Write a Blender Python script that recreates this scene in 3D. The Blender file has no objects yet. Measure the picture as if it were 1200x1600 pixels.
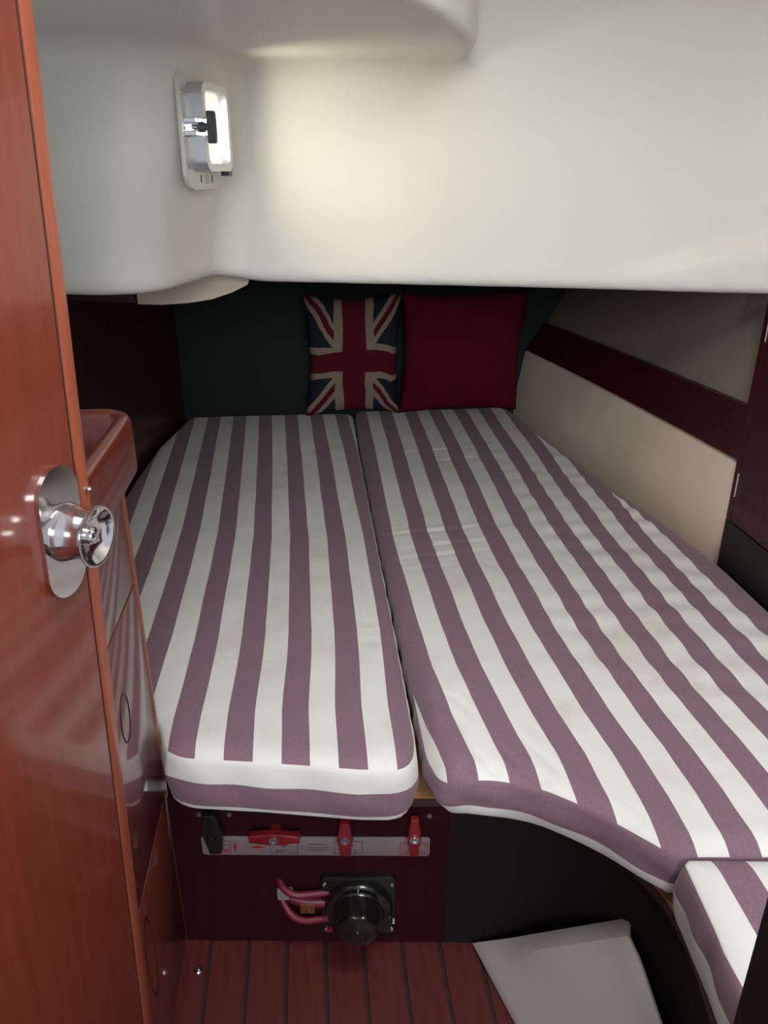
import bpy, bmesh, math, random
import numpy as np
from mathutils import Vector, Matrix, noise
from mathutils.geometry import delaunay_2d_cdt

random.seed(4)
SC = bpy.context.scene
COL = SC.collection
PI = math.pi

# ------------------------------------------------------------------ camera
# world: z = 0 is the top of the mattresses, +Y runs down the berth
cam_d = bpy.data.cameras.new('camera')
cam = bpy.data.objects.new('camera', cam_d)
COL.objects.link(cam)
cam.location = (0, 0, 0.85)
cam.rotation_euler = (math.radians(90 - 23.68), 0, math.radians(-5.5))
cam_d.sensor_fit = 'VERTICAL'
cam_d.sensor_height = 36
cam_d.sensor_width = 27
cam_d.lens = 36 * 1220 / 1600
cam_d.clip_start = 0.02
SC.camera = cam

# ------------------------------------------------------------------ light
w = bpy.data.worlds.new('world')
SC.world = w
w.use_nodes = True
w.node_tree.nodes['Background'].inputs[0].default_value = (0.86, 0.93, 1.0, 1)
w.node_tree.nodes['Background'].inputs[1].default_value = 0.8


def area(name, loc, target, sx, sy, power, col):
    d = bpy.data.lights.new(name, 'AREA')
    d.shape = 'RECTANGLE'
    d.size = sx
    d.size_y = sy
    d.energy = power
    d.color = col
    o = bpy.data.objects.new(name, d)
    COL.objects.link(o)
    o.location = loc
    v = Vector(target) - Vector(loc)
    o.rotation_euler = v.to_track_quat('-Z', 'Y').to_euler()
    return o


area('deck_hatch_light', (0.36, 0.52, 1.34), (0.42, 1.05, 0.0), 0.42, 0.40, 14, (1.0, 0.985, 0.95))
area('companionway_light', (0.1, -1.3, 1.25), (0.3, 1.6, 0.75), 0.9, 0.6, 40, (0.98, 0.985, 1.0))
area('portlight_daylight', (-0.1485, 1.4872, 0.913), (0.20, 1.60, 0.87), 0.09, 0.075, 0.95, (1.0, 0.93, 0.74)).data.spread = math.radians(125)

SC.view_settings.view_transform = 'Standard'
SC.view_settings.look = 'None'
SC.view_settings.gamma = 1
SC.view_settings.use_curve_mapping = False
SC.view_settings.exposure = -0.22

# ------------------------------------------------------------------ materials


class NT:
    def __init__(s, name):
        s.m = bpy.data.materials.new(name)
        s.m.use_nodes = True
        s.t = s.m.node_tree
        s.b = s.t.nodes['Principled BSDF']

    def n(s, typ, **kw):
        q = s.t.nodes.new(typ)
        for k, v in kw.items():
            setattr(q, k, v)
        return q

    def link(s, a, b):
        s.t.links.new(a, b)

    def math(s, op, a, b=None, c=None):
        q = s.n('ShaderNodeMath', operation=op)
        for i, v in enumerate((a, b, c)):
            if v is None:
                continue
            if isinstance(v, (int, float)):
                q.inputs[i].default_value = v
            else:
                s.link(v, q.inputs[i])
        return q.outputs[0]

    def mix(s, f, a, b):
        q = s.n('ShaderNodeMix', data_type='RGBA')
        for i, v in ((0, f), (6, a), (7, b)):
            if isinstance(v, (int, float)):
                q.inputs[i].default_value = v
            elif isinstance(v, tuple):
                q.inputs[i].default_value = v + (1,) if len(v) == 3 else v
            else:
                s.link(v, q.inputs[i])
        return q.outputs[2]

    def noise(s, scale, detail=3, vec=None, sc=None, rough=0.5):
        q = s.n('ShaderNodeTexNoise')
        q.inputs['Scale'].default_value = scale
        q.inputs['Detail'].default_value = detail
        q.inputs['Roughness'].default_value = rough
        if vec is None:
            vec = s.n('ShaderNodeTexCoord').outputs['Object']
        if sc:
            mp = s.n('ShaderNodeMapping')
            mp.inputs['Scale'].default_value = sc
            s.link(vec, mp.inputs[0])
            vec = mp.outputs[0]
        s.link(vec, q.inputs['Vector'])
        return q.outputs[0]

    def bump(s, h, strength=0.2, dist=0.001):
        q = s.n('ShaderNodeBump')
        q.inputs['Strength'].default_value = strength
        q.inputs['Distance'].default_value = dist
        s.link(h, q.inputs['Height'])
        s.link(q.outputs[0], s.b.inputs['Normal'])

    def ramp(s, f, lo, hi):
        q = s.n('ShaderNodeMapRange')
        q.inputs[1].default_value = lo
        q.inputs[2].default_value = hi
        s.link(f, q.inputs[0])
        return q.outputs[0]


def plain(name, col, rough=0.5, metal=0.0, coat=0.0, coat_r=0.05, spec=0.5, vary=0.12, nscale=30):
    q = NT(name)
    f = q.noise(nscale, 4)
    c2 = tuple(max(0, v * (1 - vary)) for v in col)
    c1 = tuple(min(1, v * (1 + vary * 0.5)) for v in col)
    q.link(q.mix(f, c2, c1), q.b.inputs['Base Color'])
    q.b.inputs['Roughness'].default_value = rough
    q.b.inputs['Metallic'].default_value = metal
    q.b.inputs['Coat Weight'].default_value = coat
    q.b.inputs['Coat Roughness'].default_value = coat_r
    q.b.inputs['Specular IOR Level'].default_value = spec
    return q


def wood(name, c1, c2, grain=(14, 14, 0.9), rough=0.35, coat=0.7, coat_r=0.08, scale=6):
    q = NT(name)
    f = q.noise(scale, 6, sc=grain, rough=0.6)
    g = q.noise(scale * 5, 3, sc=grain, rough=0.7)
    fac = q.math('ADD', q.math('MULTIPLY', f, 0.75), q.math('MULTIPLY', g, 0.25))
    fac = q.ramp(fac, 0.35, 0.65)
    q.link(q.mix(fac, c1, c2), q.b.inputs['Base Color'])
    q.b.inputs['Roughness'].default_value = rough
    q.b.inputs['Coat Weight'].default_value = coat
    q.b.inputs['Coat Roughness'].default_value = coat_r
    q.b.inputs['Specular IOR Level'].default_value = 0.3
    return q


M = {}
M['door'] = wood('door_mahogany', (0.150, 0.024, 0.010), (0.185, 0.034, 0.0145), rough=0.45, coat=0.55, coat_r=0.11).m
M['lipping'] = wood('lipping_mahogany', (0.21, 0.048, 0.022), (0.27, 0.068, 0.033), rough=0.4, coat=0.5, coat_r=0.15).m
M['cabinet'] = wood('cabinet_mahogany', (0.10, 0.018, 0.012), (0.13, 0.026, 0.017), rough=0.45, coat=1.0, coat_r=0.10).m
M['rail'] = wood('rail_mahogany', (0.11, 0.016, 0.009), (0.15, 0.026, 0.013), rough=0.4, coat=0.7, coat_r=0.10).m
M['dark_wood'] = wood('dark_mahogany', (0.032, 0.0050, 0.0055), (0.050, 0.0078, 0.008), rough=0.4, coat=0.3, coat_r=0.14).m
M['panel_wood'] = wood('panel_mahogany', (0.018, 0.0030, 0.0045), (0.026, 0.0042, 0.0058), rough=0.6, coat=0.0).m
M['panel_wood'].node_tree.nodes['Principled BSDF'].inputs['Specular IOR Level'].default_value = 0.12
M['curved'] = plain('dark_curved_panel', (0.012, 0.009, 0.0095), 0.6, spec=0.15, nscale=12).m
M['edging'] = plain('brown_edging', (0.040, 0.020, 0.015), 0.5).m
M['bunk'] = wood('bunk_board_ply', (0.30, 0.15, 0.07), (0.38, 0.20, 0.10), grain=(2, 12, 12), rough=0.5, coat=0.2).m
M['plank'] = wood('sole_plank', (0.062, 0.0105, 0.0085), (0.088, 0.017, 0.0135), grain=(16, 1.2, 16), rough=0.5, coat=0.2, coat_r=0.25).m
M['caulk'] = plain('black_caulk', (0.012, 0.008, 0.008), 0.7).m
M['charcoal'] = plain('charcoal_fabric', (0.026, 0.030, 0.030), 0.95, spec=0.1, nscale=200).m
q = NT('white_moulding')
f = q.noise(3, 2)
q.link(q.mix(f, (0.60, 0.59, 0.525), (0.64, 0.625, 0.56)), q.b.inputs['Base Color'])
q.b.inputs['Roughness'].default_value = 0.55
q.b.inputs['Coat Weight'].default_value = 0.12
q.b.inputs['Coat Roughness'].default_value = 0.30
q.bump(q.noise(260, 2), 0.25, 0.0006)
M['gel'] = q.m
q = plain('cream_vinyl', (0.84, 0.70, 0.545), 0.5, coat=0.1, coat_r=0.3, vary=0.10, nscale=6)
q.bump(q.noise(9, 3), 0.25, 0.01)
M['vinyl'] = q.m
q = plain('hull_liner_fabric', (0.23, 0.195, 0.155), 0.9, spec=0.15, vary=0.10, nscale=120)
M['liner'] = q.m
M['flap'] = plain('beige_liner_board', (0.50, 0.42, 0.33), 0.7, nscale=8).m
M['grey_liner'] = plain('underdeck_liner', (0.20, 0.19, 0.18), 0.9, nscale=8).m
M['chrome'] = plain('polished_steel', (0.72, 0.70, 0.70), 0.13, metal=1.0, vary=0.06, nscale=40).m
M['alu'] = plain('anodised_aluminium', (0.60, 0.61, 0.63), 0.38, metal=0.85, vary=0.05).m
M['alu_light'] = plain('pale_flange', (0.56, 0.55, 0.50), 0.4, metal=0.3, vary=0.05).m
M['dark_plastic'] = plain('dark_grey_plastic', (0.045, 0.05, 0.055), 0.4).m
M['black_plastic'] = plain('black_plastic', (0.006, 0.006, 0.006), 0.22, coat=0.3).m
M['matt_black'] = plain('matt_black', (0.006, 0.006, 0.006), 0.45).m
M['red_plastic'] = plain('red_plastic', (0.17, 0.008, 0.013), 0.4, vary=0.08).m
M['red_cable'] = plain('red_cable', (0.12, 0.006, 0.014), 0.5).m
M['copper'] = plain('copper_lug', (0.25, 0.09, 0.04), 0.4, metal=0.7).m
M['steel_dull'] = plain('dull_steel', (0.36, 0.33, 0.32), 0.35, metal=0.9).m
M['label_white'] = plain('label_plate_white', (0.20, 0.155, 0.165), 0.4, vary=0.04).m
M['print_red'] = plain('red_print', (0.26, 0.006, 0.012), 0.5).m
M['print_dark'] = plain('dark_print', (0.06, 0.02, 0.03), 0.5).m
M['print_blue'] = plain('blue_print', (0.22, 0.30, 0.40), 0.5).m
M['print_white'] = plain('white_print', (0.75, 0.75, 0.72), 0.5).m
q = plain('white_tray', (0.33, 0.30, 0.28), 0.35, coat=0.3, coat_r=0.15, vary=0.08, nscale=5)
M['tray'] = q.m
M['tray'].node_tree.nodes['Principled BSDF'].inputs['Specular IOR Level'].default_value = 0.4
q = NT('lit_acrylic_pane')
q.b.inputs['Base Color'].default_value = (0.9, 0.85, 0.78, 1)
q.b.inputs['Roughness'].default_value = 0.15
q.b.inputs['Emission Color'].default_value = (1.0, 0.93, 0.80, 1)
q.b.inputs['Emission Strength'].default_value = 0.8
q.link(q.mix(q.noise(12, 2), (1.0, 0.90, 0.76), (1.0, 0.97, 0.88)), q.b.inputs['Emission Color'])
M['pane'] = q.m

# striped canvas: UV.x counts stripes (even = white, odd = purple)
q = NT('striped_canvas')
uv = q.n('ShaderNodeUVMap', uv_map='stripe').outputs[0]
sp = q.n('ShaderNodeSeparateXYZ')
q.link(uv, sp.inputs[0])
odd = q.math('LESS_THAN', q.math('FRACT', q.math('MULTIPLY', sp.outputs[0], 0.5)), 0.5)
st = q.ramp(q.noise(5.5, 5, rough=0.65), 0.52, 0.85)
edge_ = q.math('LESS_THAN', sp.outputs[1], 0.0)
odd = q.math('MULTIPLY', odd, q.math('SUBTRACT', 1.0, edge_))
white = q.mix(st, (0.70, 0.69, 0.665), (0.56, 0.52, 0.43))
spk = q.ramp(q.noise(420, 2), 0.35, 0.7)
purple = q.mix(spk, (0.190, 0.112, 0.145), (0.232, 0.142, 0.178))
q.link(q.mix(odd, purple, white), q.b.inputs['Base Color'])
q.b.inputs['Roughness'].default_value = 0.85
q.b.inputs['Specular IOR Level'].default_value = 0.2
q.b.inputs['Sheen Weight'].default_value = 0.15
q.bump(q.math('ADD', q.noise(900, 2), q.math('MULTIPLY', q.noise(24, 3), 0.8)), 0.2, 0.0012)
M['canvas'] = q.m
M['canvas_white'] = plain('cream_canvas', (0.62, 0.60, 0.55), 0.85, spec=0.2, nscale=20).m

# flag cushion, drawn with maths on UV in [-1, 1]
q = NT('flag_fabric')
uv = q.n('ShaderNodeUVMap', uv_map='stripe').outputs[0]
sp = q.n('ShaderNodeSeparateXYZ')
q.link(uv, sp.inputs[0])
nz = q.math('MULTIPLY', q.math('SUBTRACT', q.noise(1.6, 2, vec=uv), 0.5), 0.16)
U = q.math('ADD', sp.outputs[0], nz)
V = q.math('ADD', sp.outputs[1], q.math('MULTIPLY', nz, 1.3))
aU = q.math('ABSOLUTE', U)
aV = q.math('ABSOLUTE', V)
# the horizontal cross droops towards the sides
Vh = q.math('ADD', V, q.math('MULTIPLY', q.math('MULTIPLY', aU, aU), 0.10))
aVh = q.math('ABSOLUTE', Vh)
dg = q.math('ABSOLUTE', q.math('SUBTRACT', aU, q.math('MULTIPLY', aV, 0.95)))
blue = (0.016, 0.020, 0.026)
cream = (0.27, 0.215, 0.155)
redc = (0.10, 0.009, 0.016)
c = q.mix(q.math('LESS_THAN', dg, 0.185), blue, cream)
c = q.mix(q.math('LESS_THAN', dg, 0.065), c, redc)
mx = q.math('MAXIMUM', q.math('LESS_THAN', aU, 0.40), q.math('LESS_THAN', aVh, 0.27))
c = q.mix(mx, c, cream)
mx = q.math('MAXIMUM', q.math('LESS_THAN', aU, 0.235), q.math('LESS_THAN', aVh, 0.165))
c = q.mix(mx, c, redc)
q.link(c, q.b.inputs['Base Color'])
q.b.inputs['Roughness'].default_value = 0.9
q.b.inputs['Specular IOR Level'].default_value = 0.15
M['flag'] = q.m
M['red_fabric'] = plain('red_fabric', (0.105, 0.0045, 0.012), 0.9, spec=0.15, nscale=60).m

# ------------------------------------------------------------------ mesh helpers


def put(name, me, mat, parent=None, loc=None):
    o = bpy.data.objects.new(name, me)
    COL.objects.link(o)
    if mat is not None and not me.materials:
        me.materials.append(mat)
    if parent is not None:
        o.parent = parent
    if loc is not None:
        o.location = loc
    return o


def wloc(p):
    v = Vector((0, 0, 0))
    while p is not None:
        v += Vector(p.location)
        p = p.parent
    return v


def fin(name, bm, mat, parent=None, smooth=False, origin=None, recalc=True):
    """bmesh in world coordinates -> object whose origin is local to its parent"""
    if recalc:
        bmesh.ops.recalc_face_normals(bm, faces=bm.faces)
    base = wloc(parent) if parent else Vector((0, 0, 0))
    if origin is None:
        if parent is None:
            lo = [min(v.co[i] for v in bm.verts) for i in range(3)]
            hi = [max(v.co[i] for v in bm.verts) for i in range(3)]
            origin = Vector(((lo[0] + hi[0]) / 2, (lo[1] + hi[1]) / 2, lo[2]))
        else:
            origin = base
    origin = Vector(origin)
    for v in bm.verts:
        v.co -= origin
    me = bpy.data.meshes.new(name)
    for f in bm.faces:
        f.smooth = bool(smooth)
    bm.to_mesh(me)
    bm.free()
    o = put(name, me, mat, parent, origin - base)
    if smooth == 'auto':
        me.set_sharp_from_angle(angle=math.radians(38))
    return o


def tag(o, label=None, cat=None, group=None, kind=None):
    for k, v in (('label', label), ('category', cat), ('group', group), ('kind', kind)):
        if v:
            o[k] = v
    return o


def empty(name, loc, label, cat, group=None, kind=None):
    o = bpy.data.objects.new(name, None)
    COL.objects.link(o)
    o.location = loc
    o.empty_display_size = 0.02
    return tag(o, label, cat, group, kind)


def frame_mat(o, x, y, z):
    return Matrix(((x[0], y[0], z[0], o[0]), (x[1], y[1], z[1], o[1]), (x[2], y[2], z[2], o[2]), (0, 0, 0, 1)))


def b_box(bm, lo, hi, mtx=None, bevel=0.0, seg=2):
    r = bmesh.ops.create_cube(bm, size=1.0)
    vs = r['verts']
    for v in vs:
        v.co = Vector([(lo[i] + hi[i]) / 2 + v.co[i] * (hi[i] - lo[i]) for i in range(3)])
    if bevel:
        es = list({e for v in vs for e in v.link_edges})
        rr = bmesh.ops.bevel(bm, geom=es, offset=bevel, segments=seg, affect='EDGES', profile=0.5)
        vs = list({v for f in rr['faces'] for v in f.verts} | {v for v in vs if v.is_valid})
    if mtx is not None:
        for v in vs:
            v.co = mtx @ v.co
    return vs


def b_lathe(bm, prof, mtx, n=32, cap=True):
    """prof: list of (radius, height) along local z"""
    rings = []
    for r, h in prof:
        if r < 1e-6:
            rings.append([bm.verts.new(mtx @ Vector((0, 0, h)))])
        else:
            rings.append([bm.verts.new(mtx @ Vector((r * math.cos(2 * PI * i / n), r * math.sin(2 * PI * i / n), h)))
                          for i in range(n)])
    for a, b in zip(rings, rings[1:]):
        for i in range(n):
            j = (i + 1) % n
            if len(a) == 1 and len(b) == 1:
                continue
            if len(a) == 1:
                bm.faces.new((a[0], b[i], b[j]))
            elif len(b) == 1:
                bm.faces.new((a[i], a[j], b[0]))
            else:
                bm.faces.new((a[i], a[j], b[j], b[i]))
    if cap:
        for rg in (rings[0], rings[-1]):
            if len(rg) > 1:
                bm.faces.new(rg)


def b_prism(bm, pts, h0, h1, mtx=None, bevel=0.0):
    """2D outline extruded along local z"""
    a = [bm.verts.new(Vector((p[0], p[1], h0))) for p in pts]
    b = [bm.verts.new(Vector((p[0], p[1], h1))) for p in pts]
    fs = [bm.faces.new(a[::-1]), bm.faces.new(b)]
    n = len(pts)
    for i in range(n):
        fs.append(bm.faces.new((a[i], a[(i + 1) % n], b[(i + 1) % n], b[i])))
    vs = a + b
    if bevel:
        es = [e for e in fs[1].edges]
        rr = bmesh.ops.bevel(bm, geom=es, offset=bevel, segments=2, affect='EDGES', profile=0.5)
        vs = list({v for v in vs if v.is_valid} | {v for f in rr['faces'] for v in f.verts})
    if mtx is not None:
        for v in vs:
            v.co = mtx @ v.co
    return vs


def rrect(x0, y0, x1, y1, r, n=6):
    out = []
    for cx, cy, a0 in ((x1 - r, y1 - r, 0), (x0 + r, y1 - r, 90), (x0 + r, y0 + r, 180), (x1 - r, y0 + r, 270)):
        for i in range(n + 1):
            a = math.radians(a0 + 90 * i / n)
            out.append((cx + r * math.cos(a), cy + r * math.sin(a)))
    return out


def b_tube(bm, pts, r, n=10):
    pts = [Vector(p) for p in pts]
    # Catmull-Rom resample
    P = [pts[0]] + pts + [pts[-1]]
    path = []
    for i in range(1, len(P) - 2):
        for k in range(8):
            t = k / 8
            p0, p1, p2, p3 = P[i - 1], P[i], P[i + 1], P[i + 2]
            path.append(0.5 * ((2 * p1) + (p2 - p0) * t + (2 * p0 - 5 * p1 + 4 * p2 - p3) * t * t + (3 * p1 - p0 - 3 * p2 + p3) * t ** 3))
    path.append(pts[-1])
    rings = []
    for i, p in enumerate(path):
        d = (path[min(i + 1, len(path) - 1)] - path[max(i - 1, 0)]).normalized()
        up = Vector((0, 0, 1)) if abs(d.z) < 0.9 else Vector((1, 0, 0))
        a = d.cross(up).normalized()
        b = a.cross(d).normalized()
        rings.append([bm.verts.new(p + r * (a * math.cos(2 * PI * k / n) + b * math.sin(2 * PI * k / n))) for k in range(n)])
    for a, b in zip(rings, rings[1:]):
        for k in range(n):
            bm.faces.new((a[k], a[(k + 1) % n], b[(k + 1) % n], b[k]))
    bm.faces.new(rings[0])
    bm.faces.new(rings[-1])


def text_obj(name, s, size, mtx, mat, parent, ext=0.0003):
    cu = bpy.data.curves.new('txt', 'FONT')
    cu.body = s
    cu.size = size
    cu.extrude = ext
    cu.align_x = 'CENTER'
    cu.align_y = 'CENTER'
    cu.resolution_u = 3
    t = bpy.data.objects.new('txt', cu)
    COL.objects.link(t)
    dg = bpy.context.evaluated_depsgraph_get()
    me = bpy.data.meshes.new_from_object(t.evaluated_get(dg))
    bpy.data.objects.remove(t)
    me.name = name
    base = wloc(parent)
    me.transform(Matrix.Translation(-base) @ mtx)
    me.materials.clear()
    return put(name, me, mat, parent)


def struct(o, label=None, cat=None):
    return tag(o, label, cat, kind='structure')


# ================================================================== THE SETTING
FZ = -0.483      # sole
# panel frame: pU along the berth front, pN out towards the doorway
pD = Vector((0.9946, -0.1034, 0))
pN = Vector((-0.1034, -0.9946, 0))
pO = Vector((0.178, 1.01, 0))


def PP(u, z, wv=0.0):
    p = pO + pD * u + pN * wv
    return Vector((p.x, p.y, z))


# ---- sole: dark caulk bed with planks standing on it
bm = bmesh.new()
b_box(bm, (-1.1, -0.9, FZ - 0.05), (1.3, 1.25, FZ - 0.004))
floor = fin('floor', bm, M['caulk'])
struct(floor, 'red mahogany planked cabin sole with black caulked seams', 'floor')
pw = 0.0713
bm = bmesh.new()
b_box(bm, (-(pw - 0.0055) / 2, -0.98, -0.012), ((pw - 0.0055) / 2, 0.98, 0), bevel=0.001, seg=1)
pm = bpy.data.meshes.new('plank')
bm.to_mesh(pm)
bm.free()
fb = wloc(floor)
for k in range(-7, 12):
    xs = -0.0125 + pw * (k + 0.5)
    put('plank', pm, M['plank'], floor, Vector((xs, 0.20, FZ)) - fb)
bm = bmesh.new()
mt = Matrix.Translation((-0.243, 0.992, FZ))
b_lathe(bm, [(0, 0.0), (0.0075, 0.0), (0.0075, 0.003), (0.006, 0.0045), (0.0045, 0.0045), (0.0038, 0.003), (0.003, 0.003), (0.0028, 0.006), (0, 0.0075)], mt, 24, cap=False)
fin('floor_stud', bm, M['chrome'], floor, smooth='auto')['label'] = 'small round chrome stud in the floor plank'

# ---- back wall in charcoal fabric, left mahogany bulkhead, underdeck
bm = bmesh.new()
b_box(bm, (-0.60, 2.94, -0.16), (1.25, 2.97, 0.80), bevel=0.004)
struct(fin('wall_back', bm, M['charcoal']), 'charcoal fabric covered wall at the far head of the berth', 'wall')
bm = bmesh.new()
path = [(-0.480, 2.94), (-0.50, 2.75), (-0.535, 2.52), (-0.556, 2.25), (-0.57, 1.9), (-0.58, 1.5), (-0.588, 1.128)]
out = path + [(x - 0.03, y) for x, y in path[::-1]]
b_prism(bm, out, -0.1185, 0.80)
struct(fin('wall_left', bm, M['dark_wood'], smooth='auto'), 'dark mahogany bulkhead along the left side of the berth', 'wall')
bm = bmesh.new()
b_box(bm, (-0.62, 1.76, 0.78), (1.25, 2.97, 0.80))
struct(fin('ceiling', bm, M['grey_liner']), 'grey lined underside of the deck above the pillows', 'ceiling')

# ---- hull side on the right: padded vinyl, batten, liner
YN, YF = 1.44, 2.938


def hull_x(y, a, b, bow):
    t = (y - 1.6) / (2.94 - 1.6)
    return a + (b - a) * t + bow * 4 * t * (1 - t)


def hull_strip(name, rows, mat, thick=0.0, n=40, smooth=True):
    """rows: list of (x@1.6, z@1.6, x@2.94, z@2.94, bow)"""
    bm = bmesh.new()
    g = []
    for i in range(n + 1):
        y = YN + (YF - YN) * i / n
        t = (y - 1.6) / (2.94 - 1.6)
        g.append([bm.verts.new((hull_x(y, r[0], r[2], r[4]), y, r[1] + (r[3] - r[1]) * t)) for r in rows])
    for a, b in zip(g, g[1:]):
        for j in range(len(rows) - 1):
            bm.faces.new((a[j], a[j + 1], b[j + 1], b[j]))
    if thick:
        back = {}
        for row in g:
            for v in row:
                back[v] = bm.verts.new(v.co + Vector((thick, 0, 0)))
        fs = list(bm.faces)
        for f in fs:
            bm.faces.new([back[v] for v in f.verts][::-1])
        bd = [g[i][0] for i in range(n + 1)], [g[i][-1] for i in range(n + 1)], g[0], g[-1]
        for line in bd:
            for a, b in zip(line, line[1:]):
                bm.faces.new((a, b, back[b], back[a]))
    return fin(name, bm, mat, smooth='auto')


BW = 0.012
pad_rows = [(0.985, -0.14, 0.80, -0.14, BW), (0.975, -0.01, 0.798, -0.01, BW), (0.960, 0.06, 0.803, 0.05, BW), (0.957, 0.15, 0.817, 0.13, BW), (0.962, 0.235, 0.829, 0.205, BW), (0.975, 0.2465, 0.838, 0.2155, BW)]
pad = hull_strip('wall_right', pad_rows, M['vinyl'], 0.03)
struct(pad, 'cream padded vinyl lining the hull beside the mattress', 'wall')
bat = hull_strip('trim_1', [(0.955, 0.2475, 0.826, 0.2165, BW), (0.960, 0.370, 0.893, 0.314, BW)], M['dark_wood'], 0.03)
struct(bat, 'dark mahogany batten running along the hull above the cream padding', 'trim')
lin_rows = [(0.972, 0.371, 0.905, 0.315, BW), (0.978, 0.43, 0.935, 0.372, BW), (0.985, 0.50, 0.972, 0.438, BW), (1.0, 0.60, 1.03, 0.54, BW), (1.02, 0.74, 1.08, 0.74, BW)]
lin = hull_strip('trim_2', lin_rows, M['liner'], 0.02)
struct(lin, 'beige grey fabric liner on the upper hull side under the deck', 'hull liner')


# ---- moulded white deckhead: implicit surface, surface-nets meshed
def smin(a, b, k):
    h = np.clip(0.5 + 0.5 * (b - a) / k, 0, 1)
    return b * (1 - h) + a * h - k * h * (1 - h)


def smax(a, b, k):
    return -smin(-a, -b, k)


def sstep(x, a, b):
    t = np.clip((x - a) / (b - a), 0, 1)
    return t * t * (3 - 2 * t)


def moulding_field(X, Y, Z):
    yw = 1.65 - 0.10 * (X - 0.16) - 0.016 * sstep(0.80 + 0.0 * X - 0.0, 0, 1) * 0
    # soft crease low on the right: the face steps forward a little below it
    crease = 0.655 + (X - 0.62) * 0.21
    yw = yw - 0.016 * sstep(X, 0.55, 0.85) * (1 - sstep(Z, crease - 0.02, crease + 0.02))
    d_wall = (yw - Y) * 0.995
    # left block: front face and flared side
    d_face = (1.375 - 0.08 * (X + 0.3)) - Y
    d_side = (X + 0.13 + 0.050 * sstep(0.93 - Z, 0, 0.25)) * 0.964 + (1.65 - Y) * 0.264 
    d_block = smax(d_face, d_side, 0.10)
    d = smin(d_wall, d_block, 0.055)
    # overhead: a soffit on the left with a curved free edge, the face rising higher on the right
    zp = 1.030
    xe = np.interp(Y, [0.5, 0.90, 1.06, 1.157, 1.30, 1.436, 1.55, 1.65], [0.13, 0.125, 0.140, 0.190, 0.248, 0.289, 0.305, 0.310])
    d_sof = smax(zp - Z, (X - xe) * 0.9, 0.020)
    d = smin(d, 1.235 - Z + 0.0 * X, 0.34)
    d = smin(d, d_sof, 0.036)
    # bottom lip
    zl = 0.632 - 0.022 * (X - 0.16) + 0.012 * (1 - sstep(X, -0.2, -0.08))
    return smax(d, zl - Z, 0.022)


def surface_nets(lo, hi, h, field, crop):
    nx, ny, nz = [int(round((hi[i] - lo[i]) / h)) + 1 for i in range(3)]
    xs = lo[0] + h * np.arange(nx)
    ys = lo[1] + h * np.arange(ny)
    zs = lo[2] + h * np.arange(nz)
    X, Y, Z = np.meshgrid(xs, ys, zs, indexing='ij')
    F = field(X, Y, Z)
    S = F < 0
    # cells with sign change
    c = np.zeros((nx - 1, ny - 1, nz - 1), int)
    for dx in (0, 1):
        for dy in (0, 1):
            for dz in (0, 1):
                c += S[dx:nx - 1 + dx, dy:ny - 1 + dy, dz:nz - 1 + dz]
    act = (c > 0) & (c < 8)
    idx = -np.ones(act.shape, int)
    I = np.argwhere(act)
    idx[act] = np.arange(len(I))
    P = np.zeros((len(I), 3))
    N = np.zeros(len(I))
    cs = [(0, 0, 0), (1, 0, 0), (0, 1, 0), (1, 1, 0), (0, 0, 1), (1, 0, 1), (0, 1, 1), (1, 1, 1)]
    for i in range(8):
        for j in range(i + 1, 8):
            if sum(abs(cs[i][k] - cs[j][k]) for k in range(3)) != 1:
                continue
            fa = F[I[:, 0] + cs[i][0], I[:, 1] + cs[i][1], I[:, 2] + cs[i][2]]
            fb_ = F[I[:, 0] + cs[j][0], I[:, 1] + cs[j][1], I[:, 2] + cs[j][2]]
            m = (fa < 0) != (fb_ < 0)
            t = np.where(m, fa / (fa - fb_ + 1e-12), 0)
            for k in range(3):
                P[:, k] += np.where(m, cs[i][k] + t * (cs[j][k] - cs[i][k]), 0)
            N += m
    P = P / N[:, None] + I
    P = np.array(lo) + P * h
    quads = []
    # edges along each axis
    for ax in range(3):
        o1, o2 = [(1, 2), (2, 0), (0, 1)][ax]
        sl = [slice(None)] * 3
        A = S[tuple(slice(0, -1) if k == ax else slice(None) for k in range(3))]
        B = S[tuple(slice(1, None) if k == ax else slice(None) for k in range(3))]
        E = np.argwhere(A != B)
        E = E[(E[:, o1] > 0) & (E[:, o2] > 0) & (E[:, o1] < (nx, ny, nz)[o1] - 1) & (E[:, o2] < (nx, ny, nz)[o2] - 1)]
        flip = A[E[:, 0], E[:, 1], E[:, 2]]
        def cell(d1, d2):
            q_ = E.copy()
            q_[:, o1] -= d1
            q_[:, o2] -= d2
            return idx[q_[:, 0], q_[:, 1], q_[:, 2]]
        Q = np.stack([cell(1, 1), cell(0, 1), cell(0, 0), cell(1, 0)], 1)
        Q[~flip] = Q[~flip][:, ::-1]
        quads.append(Q)
    Q = np.concatenate(quads)
    return P, Q


P, Q = surface_nets((-0.80, 0.74, 0.60), (1.30, 1.75, 1.28), 0.0125, moulding_field, None)
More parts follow.
